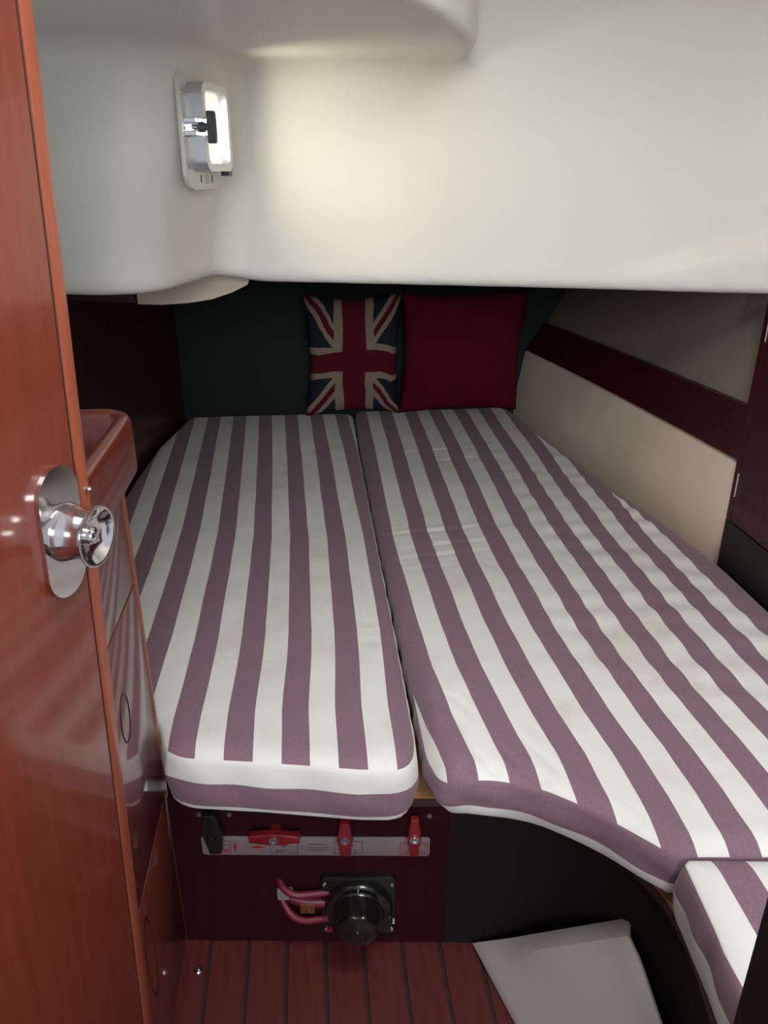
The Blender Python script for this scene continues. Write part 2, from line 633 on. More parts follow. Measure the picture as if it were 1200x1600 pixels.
# project onto the true surface for clean shading
for _ in range(3):
    e = 1e-3
    F0 = moulding_field(P[:, 0], P[:, 1], P[:, 2])
    G = np.stack([(moulding_field(P[:, 0] + (k == 0) * e, P[:, 1] + (k == 1) * e, P[:, 2] + (k == 2) * e) - F0) / e for k in range(3)], 1)
    P = P - G * (F0 / np.maximum((G ** 2).sum(1), 1e-6))[:, None] * 0.8
G = G / np.maximum(np.linalg.norm(G, axis=1), 1e-9)[:, None]
org = np.array([0.25, 1.65, 0.62])
me = bpy.data.meshes.new('moulding')
me.from_pydata((P - org).tolist(), [], Q.tolist())
me.validate()
me.shade_smooth()
head = put('trim_3', me, M['gel'], None, org)
struct(head, 'white moulded underside of the cockpit overhanging the berth', 'moulding')

# lower liner board behind the moulding's left lip
bm = bmesh.new()
prof = [(-0.362, 0.66), (-0.362, 0.585), (-0.31, 0.583), (-0.255, 0.586), (-0.205, 0.593), (-0.16, 0.607), (-0.126, 0.623), (-0.112, 0.66)]
mt = frame_mat((0, 1.765, 0), (1, 0, 0), (0, 0, 1), (0, -1, 0))
b_prism(bm, prof, -0.006, 0.006, mt)
struct(fin('trim_4', bm, M['flap'], smooth='auto'), 'beige liner board showing below the curved lip of the white moulding', 'trim')
bm = bmesh.new()
b_prism(bm, [(-0.62, 0.66), (-0.62, 0.60), (-0.366, 0.588), (-0.366, 0.66)], -0.006, 0.006, mt)
struct(fin('trim_5', bm, M['dark_wood']), 'dark wooden strip left of the beige liner board', 'trim')

bm = bmesh.new()
b_box(bm, (1.02, 0.50, 0.60), (1.05, 1.62, 1.24))
struct(fin('wall_outboard', bm, M['gel']), 'white moulded hull side above the locker on the right', 'wall')

# ---- right door jamb, close to the camera
bm = bmesh.new()
b_box(bm, (0.334, 0.30, FZ), (0.40, 0.402, 1.25), bevel=0.004, seg=2)
struct(fin('trim_6', bm, M['matt_black'], smooth='auto'), 'dark door jamb at the bottom right corner of the view', 'door jamb')

# ================================================================== PORTLIGHT
ws = Vector((0.264, 0.964, 0))       # along the side wall, away from the camera
wn = Vector((0.964, -0.264, 0))      # out of the wall
wo = Vector((-0.194, 1.416, 0.913))  # near edge of the flange, mid height


def WM(off=0.0):
    return frame_mat(wo + wn * off, ws, Vector((0, 0, 1)), wn)


win = empty('window_1', wo + ws * 0.07 - Vector((0, 0, 0.1)), 'small opening portlight with brushed metal frame and black wing knob', 'window', kind='structure')
bm = bmesh.new()
b_prism(bm, rrect(0.0, -0.094, 0.155, 0.094, 0.028), 0.0, 0.007, WM(), bevel=0.002)
fin('flange', bm, M['alu_light'], win, smooth='auto')


def ring(bm, out, inn, h0, h1, mtx):
    n = len(out)
    R = [[bm.verts.new(mtx @ Vector((p[0], p[1], h))) for p in pts] for pts, h in ((out, h0), (out, h1), (inn, h1), (inn, h0))]
    for a in range(4):
        A, B = R[a], R[(a + 1) % 4]
        for i in range(n):
            j = (i + 1) % n
            bm.faces.new((A[i], A[j], B[j], B[i]))


bm = bmesh.new()
ring(bm, rrect(0.020, -0.066, 0.142, 0.066, 0.020), rrect(0.032, -0.054, 0.130, 0.054, 0.012), 0.006, 0.036, WM())
bmesh.ops.bevel(bm, geom=[e for e in bm.edges if e.calc_face_angle(0) > 1.0], offset=0.0018, segments=2, affect='EDGES')
fin('frame', bm, M['alu'], win, smooth='auto')
bm = bmesh.new()
b_prism(bm, rrect(0.030, -0.056, 0.132, 0.056, 0.012), 0.016, 0.022, WM())
fin('pane', bm, M['pane'], win)['label'] = 'bright daylit acrylic pane'
for yy in (-0.058, 0.05):
    bm = bmesh.new()
    b_lathe(bm, [(0, 0.0085), (0.0015, 0.0080), (0.0042, 0.0085), (0.0045, 0.0065)], WM() @ Matrix.Translation((0.0105, yy, 0)), 14, cap=False)
    fin('screw', bm, M['chrome'], win, smooth='auto')
bm = bmesh.new()
b_box(bm, (0.001, 0.006, 0.006), (0.022, 0.013, 0.030), WM(), 0.001)
b_box(bm, (0.001, -0.013, 0.006), (0.022, -0.006, 0.030), WM(), 0.001)
b_box(bm, (0.001, -0.013, 0.006), (0.022, 0.013, 0.009), WM())
b_box(bm, (0.020, 0.0045, 0.028), (0.034, 0.013, 0.040), WM(), 0.001)
b_box(bm, (0.020, -0.013, 0.028), (0.034, -0.0045, 0.040), WM(), 0.001)
lb = fin('latch_bracket', bm, M['chrome'], win)
bm = bmesh.new()
mt = frame_mat(wo + wn * 0.020 + ws * 0.008, Vector((0, 0, 1)), wn.cross(Vector((0, 0, 1))), (wn * 0.75 + ws * 0.66).normalized())
b_lathe(bm, [(0, 0), (0.003, 0), (0.003, 0.016), (0, 0.016)], mt, 12, cap=False)
fin('bolt', bm, M['chrome'], lb)
bm = bmesh.new()
b_lathe(bm, [(0, 0.012), (0.0065, 0.012), (0.0078, 0.016), (0.0068, 0.026), (0.0075, 0.030), (0, 0.030)], mt, 16, cap=False)
wing = [(-0.024, 0.000), (-0.021, -0.0045), (-0.008, -0.004), (0, -0.005), (0.008, -0.004), (0.021, -0.0045), (0.024, 0.0), (0.021, 0.0045), (0.008, 0.004), (0, 0.005), (-0.008, 0.004), (-0.021, 0.0045)]
b_prism(bm, wing, 0.026, 0.040, mt, bevel=0.0015)
fin('wing_knob', bm, M['dark_plastic'], lb, smooth='auto')['label'] = 'dark grey plastic wing knob'
bm = bmesh.new()
for k in range(4):
    b_box(bm, (0.075, -0.073 - 0.0036 * k - 0.001, 0.0068), (0.094, -0.073 - 0.0036 * k + 0.0006, 0.0075), WM())
fin('print', bm, M['print_blue'], win)
bm = bmesh.new()
for xx in (0.058, 0.108):
    b_box(bm, (xx, -0.0835, 0.0068), (xx + 0.003, -0.0715, 0.0078), WM())
fin('slot', bm, M['matt_black'], win)
bm = bmesh.new()
b_box(bm, (0.125, -0.0735, 0.018), (0.140, -0.0655, 0.034), WM(), 0.001)
fin('stop', bm, M['dark_plastic'], win)

# ================================================================== DOOR (left foreground)
dE0 = Vector((-0.207, 0.75, 0.973))
dE1 = Vector((-0.258, 0.75, -0.259))
dz = (dE0 - dE1).normalized()
dt = Vector((0.316, 0.95, 0)).normalized()
dt = (dt - dz * dt.dot(dz)).normalized()
dn = dt.cross(dz).normalized()     # towards +x
if dn.x < 0:
    dn = -dn
dO = dE1 + (dE0 - dE1) * ((0.54 + 0.259) / (0.973 + 0.259))


def DM(s, h, off=0.0):
    return frame_mat(dO + dt * s + dz * h + dn * off, dt, dz, dn)


door = empty('door_1', dO + dz * (-0.98), 'varnished red mahogany cabin door standing open at the left', 'door', kind='structure')
bm = bmesh.new()
b_box(bm, (-0.62, -0.98, -0.022), (-0.0205, 0.62, 0), DM(0, 0), 0.0012)
fin('door_leaf', bm, M['door'], door, smooth='auto')
bm = bmesh.new()
b_box(bm, (-0.0165, -0.98, -0.022), (0, 0.62, 0.0005), DM(0, 0), 0.0015)
fin('edge_strip', bm, M['lipping'], door, smooth='auto')['label'] = 'lighter solid edge strip'
bm = bmesh.new()
b_box(bm, (-0.0220, -0.979, -0.021), (-0.0150, 0.619, -0.0018), DM(0, 0))
fin('groove', bm, M['caulk'], door)
# knob assembly
cS, cH = -0.055, -0.006
bm = bmesh.new()
n = 20
o2 = []
for i in range(n + 1):
    a = PI * i / n
    o2.append((0.0305 * math.cos(a), 0.036 + 0.0305 * math.sin(a)))
for i in range(n + 1):
    a = PI + PI * i / n
    o2.append((0.0305 * math.cos(a), -0.036 + 0.0305 * math.sin(a)))
b_prism(bm, o2, 0.0, 0.005, DM(cS, cH), bevel=0.0018)
kp = fin('knob_plate', bm, M['chrome'], door, smooth='auto')
kp['label'] = 'oval polished steel backplate'
bm = bmesh.new()
b_lathe(bm, [(0.0290, 0.004), (0.0288, 0.008), (0.0272, 0.014), (0.0252, 0.020), (0.0240, 0.026), (0.0240, 0.031), (0.0245, 0.036), (0.0285, 0.0405), (0.0300, 0.0425), (0.0298, 0.0440), (0.0285, 0.0443), (0.0270, 0.0435), (0.0225, 0.0395), (0.0165, 0.0355), (0.0110, 0.0340), (0.0095, 0.0338), (0, 0.0338)],
        DM(cS + 0.004, cH - 0.001) @ Matrix.Diagonal((1, 1, 0.86, 1)), 48, cap=False)
kn = fin('door_knob', bm, M['chrome'], door, smooth='auto')
kn['label'] = 'polished steel knob with a dished end'
bm = bmesh.new()
b_lathe(bm, [(0.0085, 0.033), (0.0085, 0.0385), (0.0070, 0.0415), (0.0040, 0.0425), (0, 0.0428)], DM(cS + 0.004, cH - 0.001) @ Matrix.Diagonal((1, 1, 0.86, 1)), 28, cap=False)
for a in (0.5, 0.5 + PI / 2):
    mm = DM(cS + 0.004, cH - 0.001) @ Matrix.Diagonal((1, 1, 0.86, 1)) @ Matrix.Rotation(a, 4, 'Z')
    b_box(bm, (-0.0070, -0.0011, 0.039), (0.0070, 0.0011, 0.0436), mm, 0.0004)
fin('latch_button', bm, M['chrome'], kn, smooth='auto')
bm = bmesh.new()
b_lathe(bm, [(0.0028, 0.0), (0.0028, 0.004), (0.0015, 0.006), (0, 0.006)], DM(-0.006, 0.020), 14, cap=False)
fin('screw', bm, M['chrome'], door, smooth='auto')

# ================================================================== CABINET (behind the door)
cx, cy0, cy1, cz1 = -0.272, 0.80, 1.075, 0.452
cab = empty('cabinet', (-0.42, 0.94, FZ), 'glossy mahogany cabinet with raised rounded rail behind the open door', 'cabinet')
bm = bmesh.new()
b_box(bm, (-0.62, cy0, FZ), (cx - 0.012, cy1 - 0.004, 0.385))
fin('carcass', bm, M['dark_wood'], cab)
bm = bmesh.new()
b_box(bm, (cx - 0.030, cy1 - 0.016, FZ), (cx, cy1, cz1), bevel=0.003)
fin('corner_post', bm, M['lipping'], cab, smooth='auto')['label'] = 'lighter red corner post'


def slab(name, z0, z1, hole=None):
    bm = bmesh.new()
    b_box(bm, (cx - 0.014, cy0, z0), (cx - 0.0005, cy1 - 0.0175, z1), bevel=0.0012)
    return fin(name, bm, M['cabinet'], cab, smooth='auto')


slab('door_panel', 0.287, cz1 - 0.003)
d2 = slab('door_panel', -0.12, 0.2835)
d3 = slab('door_panel', FZ + 0.01, -0.1235)
for par, yc, zc, ra, rb in ((d2, 0.905, 0.155, 0.022, 0.036), (d3, 0.84, -0.24, 0.022, 0.075)):
    bm = bmesh.new()
    mt = frame_mat((cx - 0.0005, yc, zc), (0, 1, 0), (0, 0, 1), (1, 0, 0))
    n = 36
    rr = []
    for (k, h) in ((1.10, 0.0), (1.08, 0.0012), (1.02, 0.0012), (1.0, 0.0)):
        rr.append([bm.verts.new(mt @ Vector((ra * k * math.cos(2 * PI * i / n), rb * k * math.sin(2 * PI * i / n), h))) for i in range(n)])
    for a, b in zip(rr, rr[1:]):
        for i in range(n):
            bm.faces.new((a[i], a[(i + 1) % n], b[(i + 1) % n], b[i]))
    fin('finger_hole_rim', bm, M['dark_wood'], par, smooth=True)
# top rail: rounded outside corner, swept section
rp = []
r = 0.05
X1, Y1 = cx + 0.022, cy1 + 0.046
for x in np.linspace(-0.62, X1 - r, 8)[:-1]:
    rp.append((x, Y1, 0, 1))
for i in range(13):
    a = PI / 2 - (PI / 2) * i / 12
    rp.append((X1 - r + r * math.cos(a), Y1 - r + r * math.sin(a), math.cos(a), math.sin(a)))
for y in np.linspace(Y1 - r, cy0, 6)[1:]:
    rp.append((X1, y, 1, 0))
zb, zt = cz1, 0.538
sec = []   # (inset from the outer line, z), rounded top
for o_, z_ in ((0.004, zb), (0.001, zb + 0.004), (0.0, zb + 0.012), (0.0, zt - 0.012), (0.0015, zt - 0.006), (0.005, zt - 0.0015), (0.010, zt), (0.017, zt - 0.001), (0.0215, zt - 0.005), (0.023, zt - 0.012), (0.023, zt - 0.045), (0.023, zb)):
    sec.append((o_, z_))
bm = bmesh.new()
G_ = [[bm.verts.new((x - nx_ * s_[0], y - ny_ * s_[0], s_[1])) for s_ in sec] for x, y, nx_, ny_ in rp]
for a, b in zip(G_, G_[1:]):
    for j in range(len(sec)):
        k = (j + 1) % len(sec)
        bm.faces.new((a[j], a[k], b[k], b[j]))
bm.faces.new(G_[0])
bm.faces.new(G_[-1])
fin('fiddle_rail', bm, M['rail'], cab, smooth='auto')
bm = bmesh.new()
b_box(bm, (cx - 0.016, cy0, zb - 0.004), (X1 - 0.004, Y1 - 0.004, zb))
b_box(bm, (-0.62, cy1 - 0.006, zb - 0.004), (cx - 0.016, Y1 - 0.004, zb))
bm.free()
bm = bmesh.new()
b_box(bm, (-0.60, cy0 + 0.01, 0.386), (cx - 0.016, cy1 - 0.006, 0.398), bevel=0.002)
fin('cabinet_top', bm, M['dark_wood'], cab)

# ================================================================== BERTH BASE
bb = empty('berth_base', (0.1, 1.6, FZ), 'dark mahogany berth base with pale bunk board and curved end panel', 'berth')
TH = 0.134   # board underside depth below the mattress top
# flat front panel
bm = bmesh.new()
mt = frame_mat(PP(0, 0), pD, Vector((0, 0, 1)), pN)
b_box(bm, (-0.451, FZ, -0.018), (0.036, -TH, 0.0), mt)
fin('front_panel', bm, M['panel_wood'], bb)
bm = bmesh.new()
b_box(bm, (-0.60, 1.082, FZ), (-0.268, 1.128, -0.119))  # added filler: blocks outside light leaking in between cabinet and berth front
fin('light_leak_filler', bm, M['panel_wood'], bb)
# curved end panel (plan curve following the board)
curve = [(0.036 + 0.0, 0.0)]
cp = [PP(0.034, 0).to_2d()] + [Vector(p) for p in ((0.258, 1.0), (0.3201, 0.9889), (0.3861, 0.9633), (0.4334, 0.9111), (0.46, 0.8648), (0.4836, 0.8097), (0.4964, 0.7565), (0.4974, 0.6846), (0.4866, 0.6127), (0.465, 0.5), (0.45, 0.45))]


def crom(pts, k=8):
    P_ = [pts[0] * 2 - pts[1]] + pts + [pts[-1] * 2 - pts[-2]]
    o_ = []
    for i in range(1, len(P_) - 2):
        for j in range(k):
            t = j / k
            p0, p1, p2, p3 = P_[i - 1], P_[i], P_[i + 1], P_[i + 2]
            o_.append(0.5 * ((2 * p1) + (p2 - p0) * t + (2 * p0 - 5 * p1 + 4 * p2 - p3) * t * t + (3 * p1 - p0 - 3 * p2 + p3) * t ** 3))
    o_.append(pts[-1])
    return o_


cc = crom(cp)


def offs(c_, d):
    r_ = []
    for i, p in enumerate(c_):
        t = (c_[min(i + 1, len(c_) - 1)] - c_[max(i - 1, 0)]).normalized()
        r_.append(Vector((p.x - t.y * d, p.y + t.x * d)))
    return r_


inn = offs(cc, 0.014)
bm = bmesh.new()
b_prism(bm, [tuple(p) for p in cc] + [tuple(p) for p in inn[::-1]], FZ, -TH)
fin('curved_panel', bm, M['curved'], bb, smooth='auto')['label'] = 'near-black curved end panel'
# bunk board with curved front edge (slightly proud)
edge = offs(cc, -0.010)
le = [PP(-0.425, 0, 0.010).to_2d()]
poly = le + edge[1:] + [Vector((1.0, 0.45)), Vector((1.0, 1.20)), Vector((-0.24, 1.20))]
bm = bmesh.new()
b_prism(bm, [tuple(p) for p in poly], -TH, -0.1185)
bd = fin('bunk_board', bm, M['bunk'], bb)
bd['label'] = 'pale varnished plywood bunk board'
bm = bmesh.new()
eo = offs(cc, -0.0125)
e1 = [PP(-0.425, 0, 0.0125).to_2d()] + eo[1:]
e2 = [PP(-0.425, 0, 0.0102).to_2d()] + offs(cc, -0.0102)[1:]
b_prism(bm, [tuple(p) for p in e1] + [tuple(p) for p in e2[::-1]], -TH - 0.003, -0.1215)
fin('board_edging', bm, M['edging'], bb)['label'] = 'dark edging along the bunk board'
bm = bmesh.new()
b_box(bm, (-0.62, 1.205, -TH), (1.0, 2.93, -0.119))
fin('bunk_board', bm, M['bunk'], bb)

# ================================================================== LOCKER on the right
lk = empty('hanging_locker', (1.1, 1.0, -0.14), 'dark mahogany locker rising beside the mattress at the right edge', 'locker')
bm = bmesh.new()
b_box(bm, (0.973, 0.50, -0.118), (1.24, 1.425, 0.60))
fin('carcass', bm, M['dark_wood'], lk)
bm = bmesh.new()
b_box(bm, (0.958, 1.425, -0.01), (0.99, 1.436, 0.60), bevel=0.002)
b_box(bm, (0.958, 1.556, 0.10), (0.972, 1.585, 0.60), bevel=0.002)
b_box(bm, (0.962, 1.43, 0.60), (0.972, 1.58, 0.61))
bm.free()
bm = bmesh.new()
b_box(bm, (0.958, 1.566, 0.103), (0.9725, 1.588, 0.60), bevel=0.002)
fin('stile', bm, M['dark_wood'], lk)
bm = bmesh.new()
b_box(bm, (0.957, 0.60, 0.105), (0.9725, 1.564, 0.60), bevel=0.002)
fin('locker_door', bm, M['dark_wood'], lk)
bm = bmesh.new()
b_box(bm, (0.958, 0.60, -0.117), (0.9725, 1.588, 0.102), bevel=0.002)
fin('plinth', bm, M['matt_black'], lk)['label'] = 'darker lower board under the locker door'
for z0, z1 in ((0.165, 0.222), (0.518, 0.575)):
    bm = bmesh.new()
    mt = Matrix.Translation((0.9565, 1.5655, z0))
    b_lathe(bm, [(0, 0), (0.0028, 0), (0.0028, z1 - z0), (0, z1 - z0)], mt, 12, cap=False)
    fin('hinge', bm, M['chrome'], lk, smooth='auto')['label'] = 'slim bright metal hinge'

# ================================================================== MATTRESSES


def resample(pts, step, closed=True):
    pts = [Vector(p) for p in pts]
    if closed:
        pts = pts + [pts[0]]
    L = [0]
    for a, b in zip(pts, pts[1:]):
        L.append(L[-1] + (b - a).length)
    n = int(L[-1] / step)
    out = []
    j = 0
    for i in range(n):
        s = L[-1] * i / n
        while L[j + 1] < s:
            j += 1
        t = (s - L[j]) / (L[j + 1] - L[j])
        out.append(pts[j].lerp(pts[j + 1], t))
    return out


def round_poly(pts, radii, n=7):
    """round each corner of a CCW polygon"""
    out = []
    N = len(pts)
    for i in range(N):
        p, a, b = Vector(pts[i]), Vector(pts[i - 1]), Vector(pts[(i + 1) % N])
        r = radii[i]
        if r <= 0:
            out.append(p)
            continue
        da, db = (a - p).normalized(), (b - p).normalized()
        for k in range(n + 1):
            t = k / n
            q0, q1 = p + da * r, p + db * r
            out.append(q0 * (1 - t) ** 2 + p * 2 * t * (1 - t) + q1 * t * t)
    return out


def mattress(name, outline, su, seam_z, wrinkle, side, bottom, step=0.012, crown=0.035, puff=0.010, hb=0.0, border=lambda x, y: 1.0):
    """outline: CCW plan polygon of the top seam; side: list of (z, colour index) bands from the seam down"""
    o = resample(outline, step)
    n = len(o)
    nr = []
    for i in range(n):
        t = (o[(i + 2) % n] - o[i - 2]).normalized()
        nr.append(Vector((t.y, -t.x)))
    O = np.array([[p.x, p.y] for p in o])
    A, B = O, np.roll(O, -1, 0)
    D = B - A

    def inside_dist(pts):
        d = np.full(len(pts), 9.0)
        ins = np.zeros(len(pts), bool)
        for i in range(n):
            w_ = pts - A[i]
            L2 = (D[i] ** 2).sum() + 1e-12
            t = np.clip((w_ @ D[i]) / L2, 0, 1)
            d = np.minimum(d, np.hypot(*(w_ - t[:, None] * D[i]).T))
            c = (A[i, 1] > pts[:, 1]) != (B[i, 1] > pts[:, 1])
            if D[i, 1] != 0:
                ins ^= c & (pts[:, 0] < A[i, 0] + D[i, 0] * (pts[:, 1] - A[i, 1]) / D[i, 1])
        return ins, d
    pts2 = []
    ring_d = (0.004, 0.010, 0.018)
    for rd in ring_d:
        for i in range(n):
            pts2.append((O[i, 0] - nr[i].x * rd, O[i, 1] - nr[i].y * rd))
    gx = np.arange(O[:, 0].min(), O[:, 0].max(), step)
    gy = np.arange(O[:, 1].min(), O[:, 1].max(), step)
    XX, YY = np.meshgrid(gx, gy)
    g = np.stack([XX.ravel(), YY.ravel()], 1)
    ins, d = inside_dist(g)
    g = g[ins & (d > 0.026)]
    rp_ = np.array(pts2)
    ins, d = inside_dist(rp_)
    dd = np.repeat(ring_d, n)
    rp_ = rp_[ins & (d > dd * 0.8)]
    allp = np.concatenate([O, rp_, g])
    res = delaunay_2d_cdt([Vector(p) for p in allp], [], [list(range(n))], 1, 1e-6)
    vs, fs = res[0], res[2]
    V2 = np.array([[v.x, v.y] for v in vs])
    _, dist = inside_dist(V2)
    bm = bmesh.new()
    uvl = bm.loops.layers.uv.new('stripe')
    bv = []
    for (x, y), ds in zip(V2, dist):
        sz = seam_z(x, y)
        t = min(1.0, ds / crown)
        z = sz * (1 - t) ** 2.2 + wrinkle(x, y, ds) * min(1, ds / 0.02)
        bv.append(bm.verts.new((x, y, z)))
    for f in fs:
        fc = bm.faces.new([bv[i] for i in f])
        for l in fc.loops:
            l[uvl].uv = (su(l.vert.co.x, l.vert.co.y, l.vert.co.z), border(l.vert.co.x, l.vert.co.y))
    bm.verts.ensure_lookup_table()
    # the cdt may reorder; find the outline vertices by input map
    omap = {}
    for k, lst in enumerate(res[3]):
        for q_ in lst:
            if q_ < n:
                omap[q_] = bv[k]
    ringv = [omap[i] for i in range(n)]
    # side rings: z from seam to bottom with a soft bulge
    zs = []
    for (z1, colr, m) in side:
        zs.append((z1, colr, m))
    prev = ringv
    prev_z = None
    top = 0.0
    for (z1, colr, m) in side:
        for k in range(1, m + 1):
            new = []
            for i in range(n):
                zt_ = ringv[i].co.z
                za = top + (z1 - top) * k / m
                # absolute heights, squeezed to start at the seam
                frac = za / side[-1][0]
                z = zt_ + (side[-1][0] - zt_) * frac
                s_ = min(1, max(0, frac))
                bulge = puff * math.sin(PI * min(1, s_ * 1.0)) ** 0.6 - bottom * s_ ** 3
                wob = 0.0020 * math.sin(i * step * 70 + 3 * math.sin(i * step * 9)) * math.sin(PI * s_) + hb * (noise.noise(Vector((i * step * 14, za * 30, 3.1))))* math.sin(PI * s_)
                p = O[i]
                new.append(bm.verts.new((p[0] + nr[i].x * (bulge + wob), p[1] + nr[i].y * (bulge + wob), z)))
            for i in range(n):
                j = (i + 1) % n
                fc = bm.faces.new((prev[j], prev[i], new[i], new[j]))
                for l in fc.loops:
                    l[uvl].uv = (colr, 1)
            prev = new
        top = z1
    fb_ = bm.faces.new(prev[::-1])
    for l in fb_.loops:
        l[uvl].uv = (0.5, 1)
    bmesh.ops.recalc_face_normals(bm, faces=bm.faces)
    ob = fin(name, bm, M['canvas'], None, smooth='auto', recalc=False)
    ob.data.set_sharp_from_angle(angle=math.radians(60))
    return ob


PITCH = 0.0463
WHITE, PURP = 0.5, 1.5


def nz3(x, y, s, k=0.0):
    return noise.noise(Vector((x * s, y * s, k)))


# --- left mattress
def su_l(x, y, z):
    sh = np.interp(y, [0.9, 1.0, 1.1, 1.35, 1.8, 2.3, 2.9], [-0.006, -0.006, -0.006, 0.003, 0.0, -0.012, -0.030])
    fan = np.interp(y, [0.9, 1.35, 1.8, 2.9], [0.98, 0.995, 0.995, 1.03])
    xx = 0.119 + (x - sh - 0.119) / fan + 0.0016 * nz3(x, y, 6, 7)
    # boundary at 0.119 separates white (left) from the last purple stripe
    return 1 + (xx - 0.119) / PITCH if True else 0


def wr_l(x, y, ds):
    z = 0.004 * nz3(x, y, 4.5, 2) + 0.0018 * nz3(x, y, 14, 5)
    # short creases on the right-hand white stripe
    for yy in (1.30, 1.33, 1.372):
        z -= 0.0022 * math.exp(-((y - yy - 0.08 * (x - 0.09)) / 0.005) ** 2) * math.exp(-((x - 0.10) / 0.030) ** 2)
    return z


outl = [(-0.272, 1.092), (-0.258, 1.036), (-0.236, 1.011), (-0.107, 0.989), (0.051, 0.957), (0.138, 0.947), (0.148, 1.02), (0.150, 1.35), (0.149, 1.81), (0.150, 2.47), (0.156, 2.90), (-0.452, 2.90), (-0.512, 2.56), (-0.532, 2.26), (-0.545, 1.9), (-0.545, 1.13), (-0.30, 1.13)]
radl = [0.008, 0.014, 0.028, 0.0, 0.0, 0.050, 0.0, 0.0, 0.0, 0.0, 0.03, 0.02, 0.03, 0.03, 0.0, 0.03, 0.015]
ml = mattress('mattress', round_poly(outl, radl), su_l, lambda x, y: -0.010 - 0.006 * math.exp(-((x - 0.15) / 0.05) ** 2), wr_l,
              [(-0.010, WHITE, 1), (-0.048, WHITE, 4), (-0.106, PURP, 5), (-0.118, WHITE, 1)], 0.004, puff=0.007, hb=0.002)
tag(ml, 'left mattress in purple and white striped canvas, squared white banded end', 'mattress', 'striped berth cushions')


# --- right mattress
def su_r(x, y, z):
    sh = np.interp(y, [0.85, 0.95, 1.05, 1.2, 1.35, 1.8, 2.5, 2.9], [0.034, 0.030, 0.016, 0.003, -0.002, -0.010, 0.003, 0.006])
    sh = sh * (1 if y > 1.3 else max(0.2, 1 - max(0, x - 0.3) * 1.2))
    fan = np.interp(y, [0.85, 1.35, 1.8, 2.5, 2.9], [0.985, 0.98, 0.995, 1.03, 1.04])
    # the cloth ripples sideways towards the hull
    rip = 0.0013 * (0.4 + 1.2 * abs(nz3(x, y, 5, 11))) * math.sin(y * 62 + x * 9 + 2 * nz3(x, y, 3, 1)) * min(1, max(0, (x - 0.42) / 0.2)) * np.interp(y, [0.9, 1.15, 1.9, 2.6], [0.1, 1, 1, 0.4])
    xx = (x - sh - 0.204 - rip - 0.002 * nz3(x, y, 7, 3)) / fan
    return 2 + xx / PITCH       # x = 0.204 is the right edge of the first purple stripe


def wr_r(x, y, ds):
    a = min(1, max(0, (x - 0.36) / 0.25)) * np.interp(y, [0.9, 1.15, 1.9, 2.6], [0.15, 1, 1, 0.4])
    z = a * 0.0022 * (0.3 + 1.6 * abs(nz3(x, y, 4, 12))) * math.sin(y * 70 + x * 12 + 3 * nz3(x, y, 3, 1))
    z += 0.004 * nz3(x, y, 4, 9) + 0.0015 * nz3(x, y, 15, 4)
    # transverse creases near the gap
    for yy, x0, wd, am in ((1.80, 0.30, 0.13, 0.0045), (1.72, 0.33, 0.10, 0.003), (1.665, 0.30, 0.09, 0.0035), (1.60, 0.26, 0.06, 0.002), (2.42, 0.42, 0.10, 0.003), (2.33, 0.45, 0.08, 0.003)):
        q_ = (y - yy - 0.12 * (x - x0) - 0.006 * nz3(x, y, 12, 8))
        z -= am * math.exp(-(q_ / 0.006) ** 2) * math.exp(-((x - x0) / wd) ** 2)
        z += am * 0.5 * math.exp(-((q_ - 0.014) / 0.008) ** 2) * math.exp(-((x - x0) / wd) ** 2)
    # gathers pulling in from the front edge
    if y < 1.12 and x < 0.50:
        ph = (x * 1.0 + (y - 0.9) * 0.45)
        cr = 1 - abs(math.sin(ph * 78 + 1.6 * nz3(x, y, 9, 6)))
        z -= 0.016 * cr ** 1.6 * math.exp(-max(0, ds) / 0.045) * math.exp(-((x - 0.29) / 0.10) ** 2)
    return z


outr = [(0.166, 1.000), (0.180, 0.932), (0.265, 0.914), (0.327, 0.890), (0.372, 0.855), (0.425, 0.802), (0.474, 0.747), (0.62, 0.733), (0.945, 0.700), (0.949, 1.05), (0.949, 1.38), (0.948, 1.56), (0.926, 1.76), (0.890, 1.97), (0.830, 2.365), (0.775, 2.79), (0.76, 2.92), (0.172, 2.92), (0.164, 2.5), (0.162, 1.8), (0.162, 1.35), (0.165, 1.15)]
radr = [0.02, 0.032, 0.02, 0.02, 0.02, 0.02, 0.006, 0.0, 0.01, 0.05, 0.05, 0.05, 0.05, 0.05, 0.05, 0.05, 0.02, 0.02, 0.0, 0.0, 0.0, 0.05]


def band_r(x, y):
    # right-hand border of plain purple where the top panel is seamed
    xe = np.interp(y, [0.7, 1.38, 1.58, 1.76, 1.97, 2.365, 2.79], [0.915, 0.900, 0.894, 0.880, 0.855, 0.806, 0.760])
    return xe - x


def su_r2(x, y, z):
    return su_r(x, y, z)


def seam_r(x, y):
    # the left edge rolls down towards the front corner
    k = math.exp(-((x - 0.165) / 0.05) ** 2) * (1 - min(1, max(0, (y - 1.0) / 0.40)))
    return -0.012 - 0.022 * k


mr = mattress('mattress', round_poly(outr, radr), su_r2, seam_r, wr_r,
              [(-0.060, PURP, 6), (-0.098, WHITE, 4), (-0.118, PURP, 1)], 0.036, step=0.0075, crown=0.036, puff=0.005, hb=0.005, border=band_r)
tag(mr, 'wide right mattress in purple and white striped canvas with curved front edge', 'mattress', 'striped berth cushions')

# --- third cushion at the lower right
def su_t(x, y, z):
    # inverted against its neighbour
    return 0 + (x - 0.469 - 0.02 * (y - 0.74)) / 0.0463


